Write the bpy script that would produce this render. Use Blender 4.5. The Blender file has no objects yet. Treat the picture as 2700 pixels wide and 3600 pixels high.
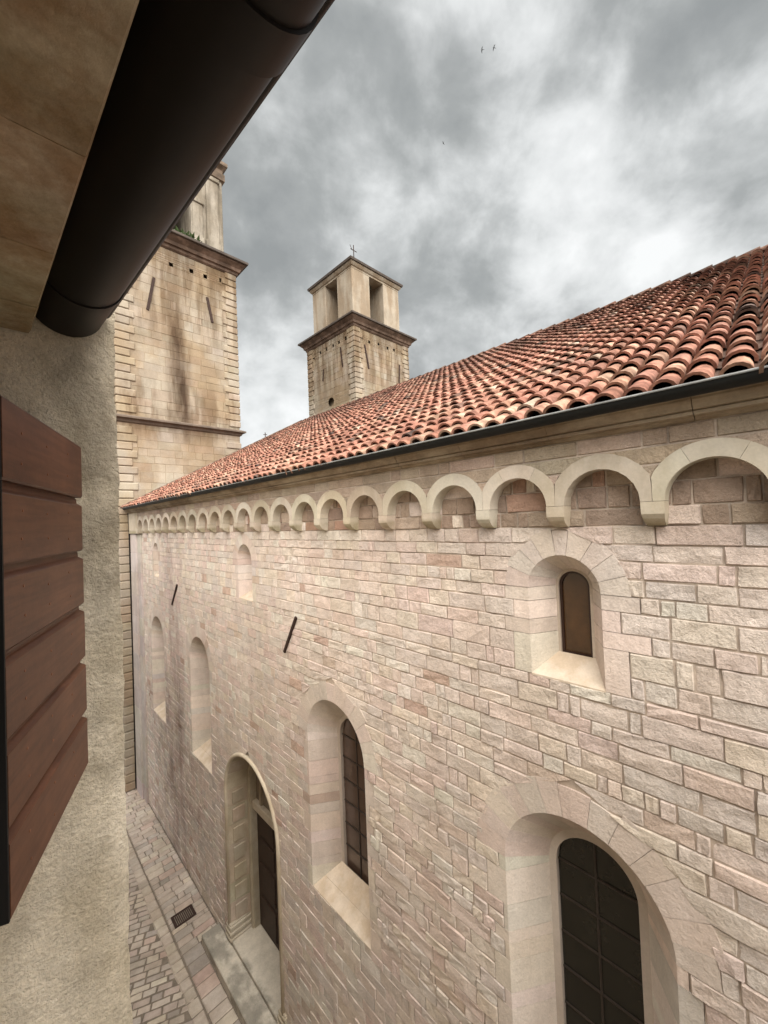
import bpy, math, random
from mathutils import Vector, Matrix
random.seed(7)
R = math.radians
SC = bpy.context.scene
COL = SC.collection

# ------------------------------------------------------------------ camera
# the lens is the origin; +Y runs along the church wall, +X across the street
YAW, PITCH, ROLL = R(44.5227), R(1.2174), R(-2.2670)
fw = Vector((math.sin(YAW)*math.cos(PITCH), math.cos(YAW)*math.cos(PITCH), math.sin(PITCH)))
r0 = Vector((math.cos(YAW), -math.sin(YAW), 0)); u0 = r0.cross(fw)
rt = r0*math.cos(ROLL)+u0*math.sin(ROLL); up = u0*math.cos(ROLL)-r0*math.sin(ROLL)
cam = bpy.data.cameras.new('camera'); camo = bpy.data.objects.new('camera', cam); COL.objects.link(camo)
camo.matrix_world = Matrix(((rt.x, up.x, -fw.x, 0), (rt.y, up.y, -fw.y, 0), (rt.z, up.z, -fw.z, 0), (0, 0, 0, 1)))
cam.sensor_fit = 'HORIZONTAL'; cam.sensor_width = 36; cam.lens = 36*1387.3/2700
cam.clip_start = 0.02; cam.clip_end = 3000
SC.camera = camo

# ------------------------------------------------------------------ sky and sun
SUN_EL, SUN_AZ = R(55), R(202)          # azimuth clockwise from +Y: over the photographer's left shoulder
w = bpy.data.worlds.new('World'); SC.world = w; w.use_nodes = True
N, L = w.node_tree.nodes, w.node_tree.links
N.clear()
def nd(nodes, t, **k):
    n = nodes.new(t)
    for a, b in k.items():
        if a == 'inp':
            for i, v in b.items(): n.inputs[i].default_value = v
        else: setattr(n, a, b)
    return n
out = nd(N, 'ShaderNodeOutputWorld'); bg = nd(N, 'ShaderNodeBackground'); bg.inputs[1].default_value = 1.0
sky = nd(N, 'ShaderNodeTexSky', sky_type='NISHITA', sun_disc=False, sun_elevation=SUN_EL, sun_rotation=SUN_AZ)
skm = nd(N, 'ShaderNodeVectorMath', operation='SCALE'); skm.inputs['Scale'].default_value = 0.05
L.new(sky.outputs[0], skm.inputs[0])
tc = nd(N, 'ShaderNodeTexCoord')
mp = nd(N, 'ShaderNodeMapping'); mp.inputs['Rotation'].default_value = (R(25), R(-30), R(30)); mp.inputs['Scale'].default_value = (1.0, 1.1, 1.25); mp.inputs['Location'].default_value = (9.7, 1.2, 2)
L.new(tc.outputs['Generated'], mp.inputs[0])
n1 = nd(N, 'ShaderNodeTexNoise', inp={'Scale': 2.4, 'Detail': 6, 'Roughness': .46, 'Distortion': .12}); L.new(mp.outputs[0], n1.inputs['Vector'])
n2 = nd(N, 'ShaderNodeTexNoise', inp={'Scale': 6.2, 'Detail': 9, 'Roughness': .56, 'Distortion': .15}); L.new(mp.outputs[0], n2.inputs['Vector'])
nm = nd(N, 'ShaderNodeMix', data_type='FLOAT', inp={0: .42}); L.new(n1.outputs[0], nm.inputs[2]); L.new(n2.outputs[0], nm.inputs[3])
cr = nd(N, 'ShaderNodeValToRGB'); L.new(nm.outputs[0], cr.inputs[0])
e = cr.color_ramp.elements
SKYC = [(.350, (.0470, .0495, .0495)), (.428, (.0590, .0615, .0610)), (.484, (.0800, .0825, .0820)), (.545, (.110, .1125, .112)), (.63, (.138, .140, .1395))]
e[0].position, e[0].color = SKYC[0][0], SKYC[0][1]+(1,)
e[1].position, e[1].color = SKYC[-1][0], SKYC[-1][1]+(1,)
for p, c in SKYC[1:-1]:
    x = e.new(p); x.color = c+(1,)
mx = nd(N, 'ShaderNodeMix', data_type='RGBA', inp={0: .985}); L.new(skm.outputs[0], mx.inputs[6]); L.new(cr.outputs[0], mx.inputs[7])
L.new(mx.outputs[2], bg.inputs[0]); L.new(bg.outputs[0], out.inputs[0])
sl = bpy.data.lights.new('sun', 'SUN'); sl.energy = 1.5; sl.angle = R(80); sl.color = (1, .95, .88)
so = bpy.data.objects.new('sun', sl); COL.objects.link(so)
sd = Vector((math.sin(SUN_AZ)*math.cos(SUN_EL), math.cos(SUN_AZ)*math.cos(SUN_EL), math.sin(SUN_EL)))
so.rotation_euler = sd.to_track_quat('Z', 'Y').to_euler(); so.location = sd*60
vs = SC.view_settings; vs.view_transform = 'Standard'; vs.look = 'None'; vs.gamma = 1; vs.exposure = 2.81
vs.use_curve_mapping = False
SC.render.engine = 'CYCLES'
SC.cycles.use_denoising = True; SC.cycles.max_bounces = 5; SC.cycles.diffuse_bounces = 4; SC.cycles.glossy_bounces = 2; SC.cycles.transmission_bounces = 0

# ------------------------------------------------------------------ materials
def material(name, base=None, tint=True, mottle=(.18, 9.), fine=.12, bump=(.35, 40., .012), bump2=None, rough=.85, stains=(), metal=0, spec=.3):
    """procedural surface: per-piece colour ('tint' attribute) or a base colour, mottled, with fine relief.
    stains: (position axis ranges, colour, strength, noise scale) patches with a shape of their own"""
    m = bpy.data.materials.new(name); m.use_nodes = True
    n, l = m.node_tree.nodes, m.node_tree.links
    bs = n['Principled BSDF']; bs.inputs['Roughness'].default_value = rough; bs.inputs['Metallic'].default_value = metal
    bs.inputs['Specular IOR Level'].default_value = spec
    geo = nd(n, 'ShaderNodeNewGeometry'); pos = geo.outputs['Position']
    if tint:
        a = nd(n, 'ShaderNodeAttribute', attribute_name='tint'); c = a.outputs['Color']
    else:
        a = nd(n, 'ShaderNodeRGB'); a.outputs[0].default_value = base+(1,); c = a.outputs[0]
    def noise(scale, detail=5, rough_=.6, vec=None, dist=0):
        t = nd(n, 'ShaderNodeTexNoise', inp={'Scale': scale, 'Detail': detail, 'Roughness': rough_, 'Distortion': dist}); l.new(vec or pos, t.inputs['Vector']); return t.outputs[0]
    def rng(v, a0, a1, b0, b1, smooth=True):
        t = nd(n, 'ShaderNodeMapRange', interpolation_type='SMOOTHSTEP' if smooth else 'LINEAR', inp={1: a0, 2: a1, 3: b0, 4: b1}); l.new(v, t.inputs[0]); return t.outputs[0]
    def mul(c, v):
        t = nd(n, 'ShaderNodeVectorMath', operation='SCALE'); l.new(c, t.inputs[0]); l.new(v, t.inputs['Scale']); return t.outputs[0]
    if mottle[0]: c = mul(c, rng(noise(mottle[1], 6, .62), .25, .75, 1-mottle[0], 1+mottle[0], False))
    if fine: c = mul(c, rng(noise(mottle[1]*9, 4, .7), .3, .7, 1-fine, 1+fine, False))
    sx = nd(n, 'ShaderNodeSeparateXYZ'); l.new(pos, sx.inputs[0])
    for boxr, col, strength, nscale, nstretch in stains:
        f = None
        for ax, (a0, a1, b1, b0) in boxr.items():
            v = sx.outputs[ax]
            t1 = rng(v, a0, a1, 0, 1); t2 = rng(v, b1, b0, 1, 0)
            mm = nd(n, 'ShaderNodeMath', operation='MULTIPLY'); l.new(t1, mm.inputs[0]); l.new(t2, mm.inputs[1])
            if f is None: f = mm.outputs[0]
            else:
                m3 = nd(n, 'ShaderNodeMath', operation='MULTIPLY'); l.new(f, m3.inputs[0]); l.new(mm.outputs[0], m3.inputs[1]); f = m3.outputs[0]
        mpp = nd(n, 'ShaderNodeMapping'); mpp.inputs['Scale'].default_value = nstretch; l.new(pos, mpp.inputs[0])
        nz = rng(noise(nscale, 5, .6, mpp.outputs[0]), .38, .62, 0, 1)
        m4 = nd(n, 'ShaderNodeMath', operation='MULTIPLY'); l.new(nz, m4.inputs[0])
        if f is not None: l.new(f, m4.inputs[1])
        else: m4.inputs[1].default_value = 1
        m5 = nd(n, 'ShaderNodeMath', operation='MULTIPLY', inp={1: strength}); l.new(m4.outputs[0], m5.inputs[0])
        mix = nd(n, 'ShaderNodeMix', data_type='RGBA', blend_type='MULTIPLY'); l.new(m5.outputs[0], mix.inputs[0]); l.new(c, mix.inputs[6]); mix.inputs[7].default_value = col+(1,)
        c = mix.outputs[2]
    l.new(c, bs.inputs['Base Color'])
    nrm = None
    for b in (bump, bump2):
        if not b: continue
        bp = nd(n, 'ShaderNodeBump', inp={'Strength': b[0], 'Distance': b[2]}); l.new(noise(b[1], 6, .65), bp.inputs['Height'])
        if nrm: l.new(nrm, bp.inputs['Normal'])
        nrm = bp.outputs[0]
    if nrm: l.new(nrm, bs.inputs['Normal'])
    return m

M = {}
BIG = (-1e4, -9e3, 9e3, 1e4)
damp = [({1: (11.2, 12.3, 13.0, 13.9)}, (.70, .655, .66), .85, 1.0, (1, 1.6, .35)),
        ({1: (9.5, 12, 14, 16), 2: (-8.6, -7.6, -5.2, -3.8)}, (.66, .62, .60), .8, 1.1, (1, 1, 1)),
        ({}, (.86, .84, .83), .6, .55, (1, .7, .6)), ({}, (.82, .78, .74), .4, 2.6, (1, 1.2, .10))]
M['stone'] = material('church_stone', mottle=(.16, 7.), fine=.14, bump=(.72, 22., .040), bump2=(.5, 90., .012), stains=damp)
M['mortar'] = material('mortar', base=(.43, .36, .30), tint=False, mottle=(.5, 3.), bump=(.4, 60, .008), stains=damp)
M['trim'] = material('arch_stone', mottle=(.12, 5.), fine=.07, bump=(.25, 45., .006), stains=[({}, (.66, .60, .50), .6, 1.6, (1, 1, .6)), ({2: (-.2, -.14, -.05, .02)}, (.55, .55, .42), .8, 2.2, (1, 1, 1))])
M['smooth'] = material('dressed_stone', mottle=(.10, 4.), fine=.06, bump=(.2, 60., .004), stains=[({}, (.74, .70, .67), .6, 1.2, (1, 1, .8))])
M['dressed'] = material('jamb_stone_dressed', mottle=(.12, 6.), fine=.10, bump=(.6, 26., .022), bump2=(.35, 90, .008), stains=damp[2:])
M['sill'] = material('sill_stone', base=(.56, .475, .385), tint=False, mottle=(.12, 6.), fine=.06, bump=(.25, 50, .004), stains=[({}, (.72, .63, .5), .5, 4., (1, 1, 1))])
M['cornice'] = material('cornice_stone', base=(.33, .265, .19), tint=False, mottle=(.22, 3.), bump=(.3, 40, .006), stains=[({}, (.5, .42, .36), .8, 1.6, (1, .8, 3))])
tst = [({0: (4.95, 5.2, 5.45, 5.75), 2: (3.9, 4.4, 8.0, 9.5)}, (.34, .26, .20), 1.0, .35, (1, 1, .3)), ({0: (5.05, 5.15, 5.5, 5.65), 2: (3.9, 4.3, 7.3, 8.6)}, (.45, .37, .30), 1.0, .02, (1, 1, 1)),
       ({0: (4.75, 5.1, 5.55, 5.95), 2: (3.2, 4.3, 7.6, 9.6)}, (.30, .22, .155), 1.0, 1.1, (1, 1, .22)),
       ({2: (6.5, 9.3, 11.2, 11.6)}, (.52, .45, .38), .95, 2.2, (1.3, 1.3, .16)),
       ({2: (3.0, 4.0, 5.0, 6.4)}, (.55, .48, .42), .9, 2.0, (1.2, 1.2, .25)),
       ({}, (.80, .68, .52), .75, .7, (1, 1, .7))]
M['tower'] = material('tower_stone', mottle=(.15, 2.5), fine=.08, bump=(.35, 18., .02), stains=tst)
M['towermortar'] = material('tower_mortar', base=(.285, .235, .17), tint=False, mottle=(.2, 3.), bump=(.3, 30, .01), stains=tst)
M['towercornice'] = material('weathered_cornice', base=(.21, .155, .115), tint=False, mottle=(.35, 3.), bump=(.4, 20, .02), stains=[({}, (.40, .38, .34), .9, 1.3, (1, 1, 2))])
M['tile'] = material('roof_tile', mottle=(.20, 16.), fine=.14, bump=(.35, 60, .006), rough=.9,
    stains=[({}, (.50, .44, .40), .85, 2.6, (1, 1, 1)), ({}, (.40, .36, .33), .8, 7.0, (1, 1, 1)), ({2: (2.0, 4.2, 9, 10)}, (.36, .31, .28), 1.0, 1.4, (1, 1, 1))])
M['pan'] = material('roof_pan_tile', base=(.13, .08, .06), tint=False, mottle=(.35, 10.), bump=(.4, 40, .01), stains=[({}, (.45, .42, .38), .9, 2.2, (1, 1, 1))])
M['gutter'] = material('black_metal', base=(.009, .0095, .009), tint=False, mottle=(.3, 6.), fine=.2, bump=(.1, 30, .004), rough=.6, spec=.25)
M['lip'] = material('worn_zinc', base=(.20, .205, .20), tint=False, mottle=(.3, 9.), bump=None, rough=.55)
M['brown_metal'] = material('brown_coated_metal', base=(.010, .0078, .0066), tint=False, mottle=(.2, 5.), fine=.05, bump=(.03, 12, .004), rough=.5, spec=.22)
M['stucco'] = material('rough_stucco', base=(.74, .655, .525), tint=False, mottle=(.2, 9.), fine=.14, bump=(.9, 55., .024), bump2=(.6, 150., .009),
    stains=[({}, (.60, .57, .50), .7, 2.4, (1.4, 1, .7)), ({0: (.12, .22, .5, .6), 2: (-.45, -.1, 2, 3)}, (.58, .57, .55), .9, 5., (1, 1, .6))])
M['soffit'] = material('soffit_stone', mottle=(.25, 7.), fine=.14, bump=(.4, 30, .010), bump2=(.3, 110, .004), stains=[({}, (.62, .56, .5), .7, 14., (1, 1, 1)), ({}, (.66, .52, .40), .9, 5.5, (1, 1, 1)), ({}, (.75, .78, .70), .8, 3., (1, 1, 1))])
M['shutter'] = material('shutter_paint', base=(.118, .046, .022), tint=False, mottle=(.22, 9.), fine=.10, bump=(.12, 35, .003), rough=.48, spec=.35,
    stains=[({}, (.62, .55, .50), .8, 5., (1, 1, 14)), ({}, (.70, .62, .55), .7, 3., (1, 1, 1))])
M['edgeshade'] = material('edge_shade_black', base=(.008, .007, .007), tint=False, mottle=(.1, 9.), bump=None, rough=.7)  # near-black colour holds the shade of the shutter's unlit near edge
M['nail'] = material('nail_head', base=(.22, .10, .06), tint=False, mottle=(.1, 9.), bump=None, rough=.6)
M['wood'] = material('dark_door_wood', base=(.040, .024, .017), tint=False, mottle=(.3, 12.), bump=(.2, 40, .006), rough=.6)
M['frame'] = material('window_frame_wood', base=(.035, .017, .012), tint=False, mottle=(.2, 12.), bump=None, rough=.5)
M['glass_amber'] = material('amber_brown_glass', base=(.060, .028, .010), tint=False, mottle=(.35, 5.), fine=.05, bump=(.03, 8, .01), rough=.22, spec=.5)
M['glass_brown'] = material('brown_glass', base=(.075, .048, .036), tint=False, mottle=(.25, 3.), fine=.04, bump=(.05, 5, .015), rough=.16, spec=.5)
M['glass_dark'] = material('dark_green_glass', base=(.018, .016, .012), tint=False, mottle=(.25, 3.), fine=.04, bump=(.05, 5, .015), rough=.2, spec=.45)
M['lead'] = material('lead_came', base=(.035, .026, .021), tint=False, mottle=(.2, 9.), bump=None, rough=.6)
M['iron'] = material('rusty_iron', base=(.035, .018, .013), tint=False, mottle=(.3, 12.), bump=(.3, 60, .004), rough=.75)
M['pave'] = material('paving_stone', mottle=(.16, 8.), fine=.1, bump=(.35, 35., .012), rough=.7, stains=[({}, (.72, .68, .64), .7, 1.2, (1, 1, 1))])
M['joint'] = material('paving_joint', base=(.17, .14, .11), tint=False, mottle=(.3, 8.), bump=(.4, 60, .01))
M['step'] = material('step_stone', base=(.50, .45, .375), tint=False, mottle=(.18, 5.), fine=.1, bump=(.3, 30, .008), stains=[({0: (2.9, 3.05, 3.6, 3.7)}, (.45, .46, .46), .9, 2.6, (1, .7, 1))])
M['ground'] = material('ground_earth', base=(.16, .14, .115), tint=False, mottle=(.3, 1.), bump=(.3, 8, .05))
M['plaster'] = material('house_plaster', base=(.40, .35, .27), tint=False, mottle=(.15, 3.), bump=(.4, 40, .01))
M['leaf'] = material('weed_leaf', base=(.045, .075, .02), tint=False, mottle=(.4, 20.), bump=None, rough=.6)
M['bird'] = material('bird_plumage', base=(.03, .03, .03), tint=False, mottle=(.2, 9.), bump=None)
M['belfry'] = material('belfry_stone', base=(.35, .30, .235), tint=False, mottle=(.16, 1.6), fine=.08, bump=(.3, 18., .015), stains=[({}, (.66, .57, .48), .8, 1.6, (1, 1, .22))])
M['belfrygrey'] = material('grey_belfry_stone', base=(.31, .275, .225), tint=False, mottle=(.25, 1.8), fine=.1, bump=(.4, 18., .02), stains=[({}, (.5, .47, .42), .9, 2.2, (1, 1, .2))])
M['slate'] = material('dark_roof_slabs', base=(.075, .06, .05), tint=False, mottle=(.3, 3.), bump=(.4, 20, .02))
M['slate2'] = material('dark_string_course', base=(.13, .10, .078), tint=False, mottle=(.35, 3.), bump=(.4, 20, .02))
M['cornicered'] = material('reddish_cornice', base=(.16, .108, .08), tint=False, mottle=(.35, 3.), bump=(.4, 20, .02), stains=[({}, (.45, .42, .38), .9, 2.0, (1, 1, 1))])
M['bronze'] = material('bell_bronze', base=(.05, .045, .03), tint=False, mottle=(.2, 6.), bump=None, rough=.5)

# ------------------------------------------------------------------ mesh helpers
class MB:
    def __init__(s): s.v, s.f, s.c, s.sm = [], [], [], False
    def add(s, vs, fs, tint=None):
        o = len(s.v); s.v += [tuple(p) for p in vs]; s.f += [tuple(i+o for i in f) for f in fs]
        s.c += [tint or (.5, .5, .5)]*len(vs)
    def build(s, name, mat, parent=None, smooth=False, angle=None):
        me = bpy.data.meshes.new(name); me.from_pydata(s.v, [], s.f); me.update()
        at = me.attributes.new('tint', 'FLOAT_COLOR', 'POINT')
        at.data.foreach_set('color', [x for c in s.c for x in (c[0], c[1], c[2], 1.0)])
        me.materials.append(mat)
        if smooth: me.shade_smooth() if hasattr(me, 'shade_smooth') else None
        if smooth and angle is not None and hasattr(me, 'set_sharp_from_angle'): me.set_sharp_from_angle(angle=R(angle))
        ob = bpy.data.objects.new(name, me); COL.objects.link(ob)
        if parent: ob.parent = parent; ob.matrix_parent_inverse = parent.matrix_world.inverted()
        return ob
    def box(s, x0, x1, y0, y1, z0, z1, tint=None, bev=0):
        if bev <= 0:
            s.add([(x0,y0,z0),(x1,y0,z0),(x1,y1,z0),(x0,y1,z0),(x0,y0,z1),(x1,y0,z1),(x1,y1,z1),(x0,y1,z1)],
              [(0,3,2,1),(4,5,6,7),(0,1,5,4),(1,2,6,5),(2,3,7,6),(3,0,4,7)], tint); return s
        b = bev; v = []; f = []
        X, Y, Z = (x0, x1), (y0, y1), (z0, z1); idx = {}
        for i in (0,1):
            for j in (0,1):
                for k in (0,1):
                    di, dj, dk = (b if i == 0 else -b), (b if j == 0 else -b), (b if k == 0 else -b)
                    idx[i,j,k,'x'] = len(v); v.append((X[i], Y[j]+dj, Z[k]+dk))
                    idx[i,j,k,'y'] = len(v); v.append((X[i]+di, Y[j], Z[k]+dk))
                    idx[i,j,k,'z'] = len(v); v.append((X[i]+di, Y[j]+dj, Z[k]))
        I = idx
        def q(*a): f.append(tuple(I[x] for x in a))
        q((0,0,0,'x'),(0,0,1,'x'),(0,1,1,'x'),(0,1,0,'x')); q((1,0,0,'x'),(1,1,0,'x'),(1,1,1,'x'),(1,0,1,'x'))
        q((0,0,0,'y'),(1,0,0,'y'),(1,0,1,'y'),(0,0,1,'y')); q((0,1,0,'y'),(0,1,1,'y'),(1,1,1,'y'),(1,1,0,'y'))
        q((0,0,0,'z'),(0,1,0,'z'),(1,1,0,'z'),(1,0,0,'z')); q((0,0,1,'z'),(1,0,1,'z'),(1,1,1,'z'),(0,1,1,'z'))
        for i in (0,1):
            for j in (0,1):
                a = [(i,j,0,'x'),(i,j,0,'y'),(i,j,1,'y'),(i,j,1,'x')]; q(*(a if (i+j) % 2 == 0 else a[::-1]))
        for i in (0,1):
            for k in (0,1):
                a = [(i,0,k,'x'),(i,1,k,'x'),(i,1,k,'z'),(i,0,k,'z')]; q(*(a if (i+k) % 2 == 0 else a[::-1]))
        for j in (0,1):
            for k in (0,1):
                a = [(0,j,k,'y'),(0,j,k,'z'),(1,j,k,'z'),(1,j,k,'y')]; q(*(a if (j+k) % 2 == 0 else a[::-1]))
        for i in (0,1):
            for j in (0,1):
                for k in (0,1):
                    a = [(i,j,k,'x'),(i,j,k,'z'),(i,j,k,'y')]; q(*(a if (i+j+k) % 2 == 0 else a[::-1]))
        s.add(v, f, tint); return s
    def prism_y(s, prof, y0, y1, tint=None, caps=True, closed=True):
        """profile of (x, z) points, extruded along Y"""
        n = len(prof)
        v = [(x, y0, z) for x, z in prof]+[(x, y1, z) for x, z in prof]
        f = [(i, i+n, (i+1) % n+n, (i+1) % n) for i in range(n if closed else n-1)]
        if caps: f += [tuple(range(n)), tuple(range(2*n-1, n-1, -1))]
        s.add(v, f, tint); return s
    def tube(s, pts, r, seg=8, tint=None, caps=True):
        P = [Vector(p) for p in pts]; v = []; f = []
        for i, p in enumerate(P):
            d = (P[min(i+1, len(P)-1)]-P[max(i-1, 0)]).normalized()
            a = Vector((0, 0, 1)) if abs(d.z) < .9 else Vector((1, 0, 0))
            x = d.cross(a).normalized(); y = d.cross(x)
            rr = r[i] if isinstance(r, (list, tuple)) else r
            v += [p+(x*math.cos(t)+y*math.sin(t))*rr for t in (2*math.pi*k/seg for k in range(seg))]
        for i in range(len(P)-1):
            f += [(i*seg+k, i*seg+(k+1) % seg, (i+1)*seg+(k+1) % seg, (i+1)*seg+k) for k in range(seg)]
        if caps: f += [tuple(range(seg))[::-1], tuple(range((len(P)-1)*seg, len(P)*seg))]
        s.add(v, f, tint); return s
    def loft(s, rings, tint=None, caps=True):
        n = len(rings[0]); v = [p for r_ in rings for p in r_]; f = []
        for i in range(len(rings)-1):
            f += [(i*n+k, i*n+(k+1) % n, (i+1)*n+(k+1) % n, (i+1)*n+k) for k in range(n)]
        if caps: f += [tuple(range(n))[::-1], tuple(range((len(rings)-1)*n, len(rings)*n))]
        s.add(v, f, tint); return s

def empty(name, loc=(0, 0, 0), parent=None):
    o = bpy.data.objects.new(name, None); o.empty_display_size = .2; COL.objects.link(o); o.location = loc
    if parent: o.parent = parent; o.location = Vector(loc)-parent.location
    bpy.context.view_layer.update() if False else None
    o.matrix_world = Matrix.Translation(loc)
    return o
def tag(o, label=None, cat=None, group=None, kind=None):
    for k, v in (('label', label), ('category', cat), ('group', group), ('kind', kind)):
        if v: o[k] = v
    return o
def rnd(a, b): return random.uniform(a, b)
def jit(c, v=.12, h=.04):
    k = 1+rnd(-v, v); return tuple(max(.01, x*k*(1+rnd(-h, h))) for x in c)

# --- a surface frame: P(a, b, n) -> world, a along, b up/forward, n outward
class Frame:
    def __init__(s, P):
        s.P = P; o = Vector(P(0, 0, 0))
        s.flip = (Vector(P(1, 0, 0))-o).cross(Vector(P(0, 1, 0))-o).dot(Vector(P(0, 0, 1))-o) < 0
    def quad(s, mb, pts, n, tint=None):
        v = [s.P(a, b, n) for a, b in pts]; mb.add(v, [(3, 2, 1, 0) if s.flip else (0, 1, 2, 3)], tint)
def church_frame(X): return Frame(lambda a, b, n: (X-n, a, b))
def east_frame(Y): return Frame(lambda a, b, n: (a, Y-n, b))
ground_fr = lambda Z: Frame(lambda a, b, n: (a, b, Z+n))

def stone(mb, fr, q, gap=.006, bev=.012, back=.02, proud=.004, relief=.008, nu=3, nv=2, tint=None, warp=0, cor=0):
    """one rough block; q = (a_left_bottom, a_right_bottom, a_left_top, a_right_top, b0, b1)"""
    al0, ar0, al1, ar1, b0, b1 = q
    al0 += gap; al1 += gap; ar0 -= gap; ar1 -= gap; b0 += gap; b1 -= gap
    cj = [(rnd(-cor, cor*.3)*(1 if k in (1, 3) else -1), rnd(-cor, cor*.3)*(1 if k > 1 else -1)) for k in range(4)]
    if ar0-al0 < .02 and ar1-al1 < .02 or b1-b0 < .02: return False
    ar0 = max(ar0, al0+.004); ar1 = max(ar1, al1+.004)
    W = max(ar0-al0, ar1-al1); H = b1-b0
    du, dv = min(.3, bev/W), min(.3, bev/H)
    us = [0]+[du+(1-2*du)*i/(nu-1) for i in range(nu)]+[1]
    vs_ = [0]+[dv+(1-2*dv)*j/(nv-1) for j in range(nv)]+[1]
    v = []; tilt = rnd(-1, 1)*relief*.6; base = proud+rnd(-.5, 1)*relief*.7
    for j, vv in enumerate(vs_):
        for i, uu in enumerate(us):
            a = (al0*(1-uu)+ar0*uu)*(1-vv)+(al1*(1-uu)+ar1*uu)*vv; b = b0*(1-vv)+b1*vv
            wq = ((1-uu)*(1-vv), uu*(1-vv), (1-uu)*vv, uu*vv)
            a += sum(w_*c_[0] for w_, c_ in zip(wq, cj)); b += sum(w_*c_[1] for w_, c_ in zip(wq, cj))
            edge = i in (0, len(us)-1) or j in (0, len(vs_)-1)
            if edge: n = -back
            else:
                n = base+tilt*(uu-.5)+rnd(-.5, .7)*relief
                if warp: a += rnd(-warp, warp); b += rnd(-warp, warp)*.6
            v.append(fr.P(a, b, n))
    k = len(us); f = []
    for j in range(len(vs_)-1):
        for i in range(k-1):
            t = (j*k+i, j*k+i+1, (j+1)*k+i+1, (j+1)*k+i); f.append(t[::-1] if fr.flip else t)
    mb.add(v, f, tint); return True

class Hole:
    """arched (or rectangular / round) opening; half(z) widths by function"""
    def __init__(s, c, half, zbot, ztop): s.c, s.half, s.zb, s.zt = c, half, zbot, ztop
    def ext(s, z0, z1):
        if z1 <= s.zb+.004 or z0 >= s.zt-.004: return None
        h0 = s.half(max(z0, s.zb)+1e-4); h1 = s.half(min(z1, s.zt)-1e-4) if z1 <= s.zt+.004 else 0
        return (s.c-h0, s.c+h0, s.c-h1, s.c+h1)
def runs(y0, y1, z0, z1, holes):
    ex = sorted([e_ for e_ in (h.ext(z0, z1) for h in holes) if e_], key=lambda e_: e_[0])
    cur = (y0, y0); res = []
    for e_ in ex:
        if min(e_[0], e_[2]) > cur[0]-.5 and (e_[0] > cur[0]+.01 or e_[2] > cur[1]+.01):
            res.append((cur[0], max(e_[0], cur[0]), cur[1], max(e_[2], cur[1]), z0, z1))
        cur = (max(e_[1], cur[0]), max(e_[3], cur[1]))
    if cur[0] < y1-.01: res.append((cur[0], y1, cur[1], y1, z0, z1))
    return res
def split_run(r, wmin, wmax):
    a0, a1, b0, b1, z0, z1 = r
    n_ = []; lo, hi = max(a0, b0), min(a1, b1)
    cuts = []; x = lo+rnd(wmin, wmax)*rnd(.5, 1)
    while x < hi-wmin*.5:
        cuts.append(x); x += rnd(wmin, wmax) if random.random() < .75 else rnd(wmin*.5, wmin)
    L0, L1 = a0, b0
    for c_ in cuts:
        n_.append((L0, c_, L1, c_, z0, z1)); L0 = L1 = c_
    n_.append((L0, a1, L1, b1, z0, z1)); return n_
def courses(breaks, h):
    zs = []
    for a, b in zip(breaks[:-1], breaks[1:]):
        k = max(1, round((b-a)/h)); ws = [rnd(.72, 1.3) for _ in range(k)]; t = sum(ws); z = a
        for w_ in ws: zs.append(z); z += w_/t*(b-a)
    return zs+[breaks[-1]]

GZ = -9.33                      # street level below the lens
XW = 3.60                       # face of the church wall
XB = 3.45                       # face of the arcade band
YE = 16.78                      # far end of the church wall
YN = -3.2                       # near end that is built

# ------------------------------------------------------------------ ground
g = MB(); g.add([(-400, -400, GZ-.06), (400, -400, GZ-.06), (400, 400, GZ-.06), (-400, 400, GZ-.06)], [(0, 1, 2, 3)])
tag(g.build('ground', M['ground']), kind='structure')

# ------------------------------------------------------------------ church
church = empty('church', (XW, 8, GZ))
tag(church, 'long pink and cream stone church with red tiled roof and arcaded eaves', 'church')
BR = [GZ, -7.6, -5.9, -4.6, -3.42, -2.5, -1.5, -.69, -.12, .38]
ZC = courses(BR, .152)
LOW = [(14.13, .66), (10.52, .66), (4.95, .70), (1.42, .70)]
UPP = [(14.05, .27), (7.77, .315), (1.43, .317)]
holes = []; win = []
def snap(z): return min(ZC, key=lambda q: abs(q-z))
def window_hole(c, hw, zb, zs, ring):
    zb, zs = snap(zb), snap(zs); rows = [z for z in ZC if zb-.001 <= z <= zs+.001]; groups = []
    i = 0; alt = random.random() < .5
    while i < len(rows)-1:
        k = min(random.choice((1, 1, 2)), len(rows)-1-i)
        groups.append((rows[i], rows[i+k], [rnd(.13, .19)+(.14*rnd(.5, 1.2) if alt else 0) if ring < .25 else rnd(.04, .08)+(.14*rnd(.3, 1.2) if alt else 0) for _ in (0, 1)])); alt = not alt; i += k
    def half_side(z):
        for a, b, fwid in groups:
            if a-.001 <= z < b: return fwid
        return None
    class H2(Hole):
        def ext(s, z0, z1):
            zm = (z0+z1)/2
            if zm < zb or z0 >= zs+hw+ring-.004: return None
            if zm < zs:
                f_ = half_side(zm); return (c-hw-f_[0], c+hw+f_[1])*2
            Ro = hw+ring
            h0 = math.sqrt(max(0, Ro*Ro-(z0-zs)**2)); h1 = math.sqrt(max(0, Ro*Ro-(z1-zs)**2))
            return (c-h0, c+h0, c-h1, c+h1)
    holes.append(H2(c, None, zb, zs+hw+ring))
    return zb, zs, groups
for c, hw in LOW: win.append(('low', c, hw)+window_hole(c, hw, -5.9, -3.42 if hw > .68 else -3.38, .26))
for c, hw in UPP: win.append(('up', c, hw)+window_hole(c, hw, -1.5, -.69, .21))
DC, DH, DZS = 7.9, 1.10, snap(-5.87)
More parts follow.
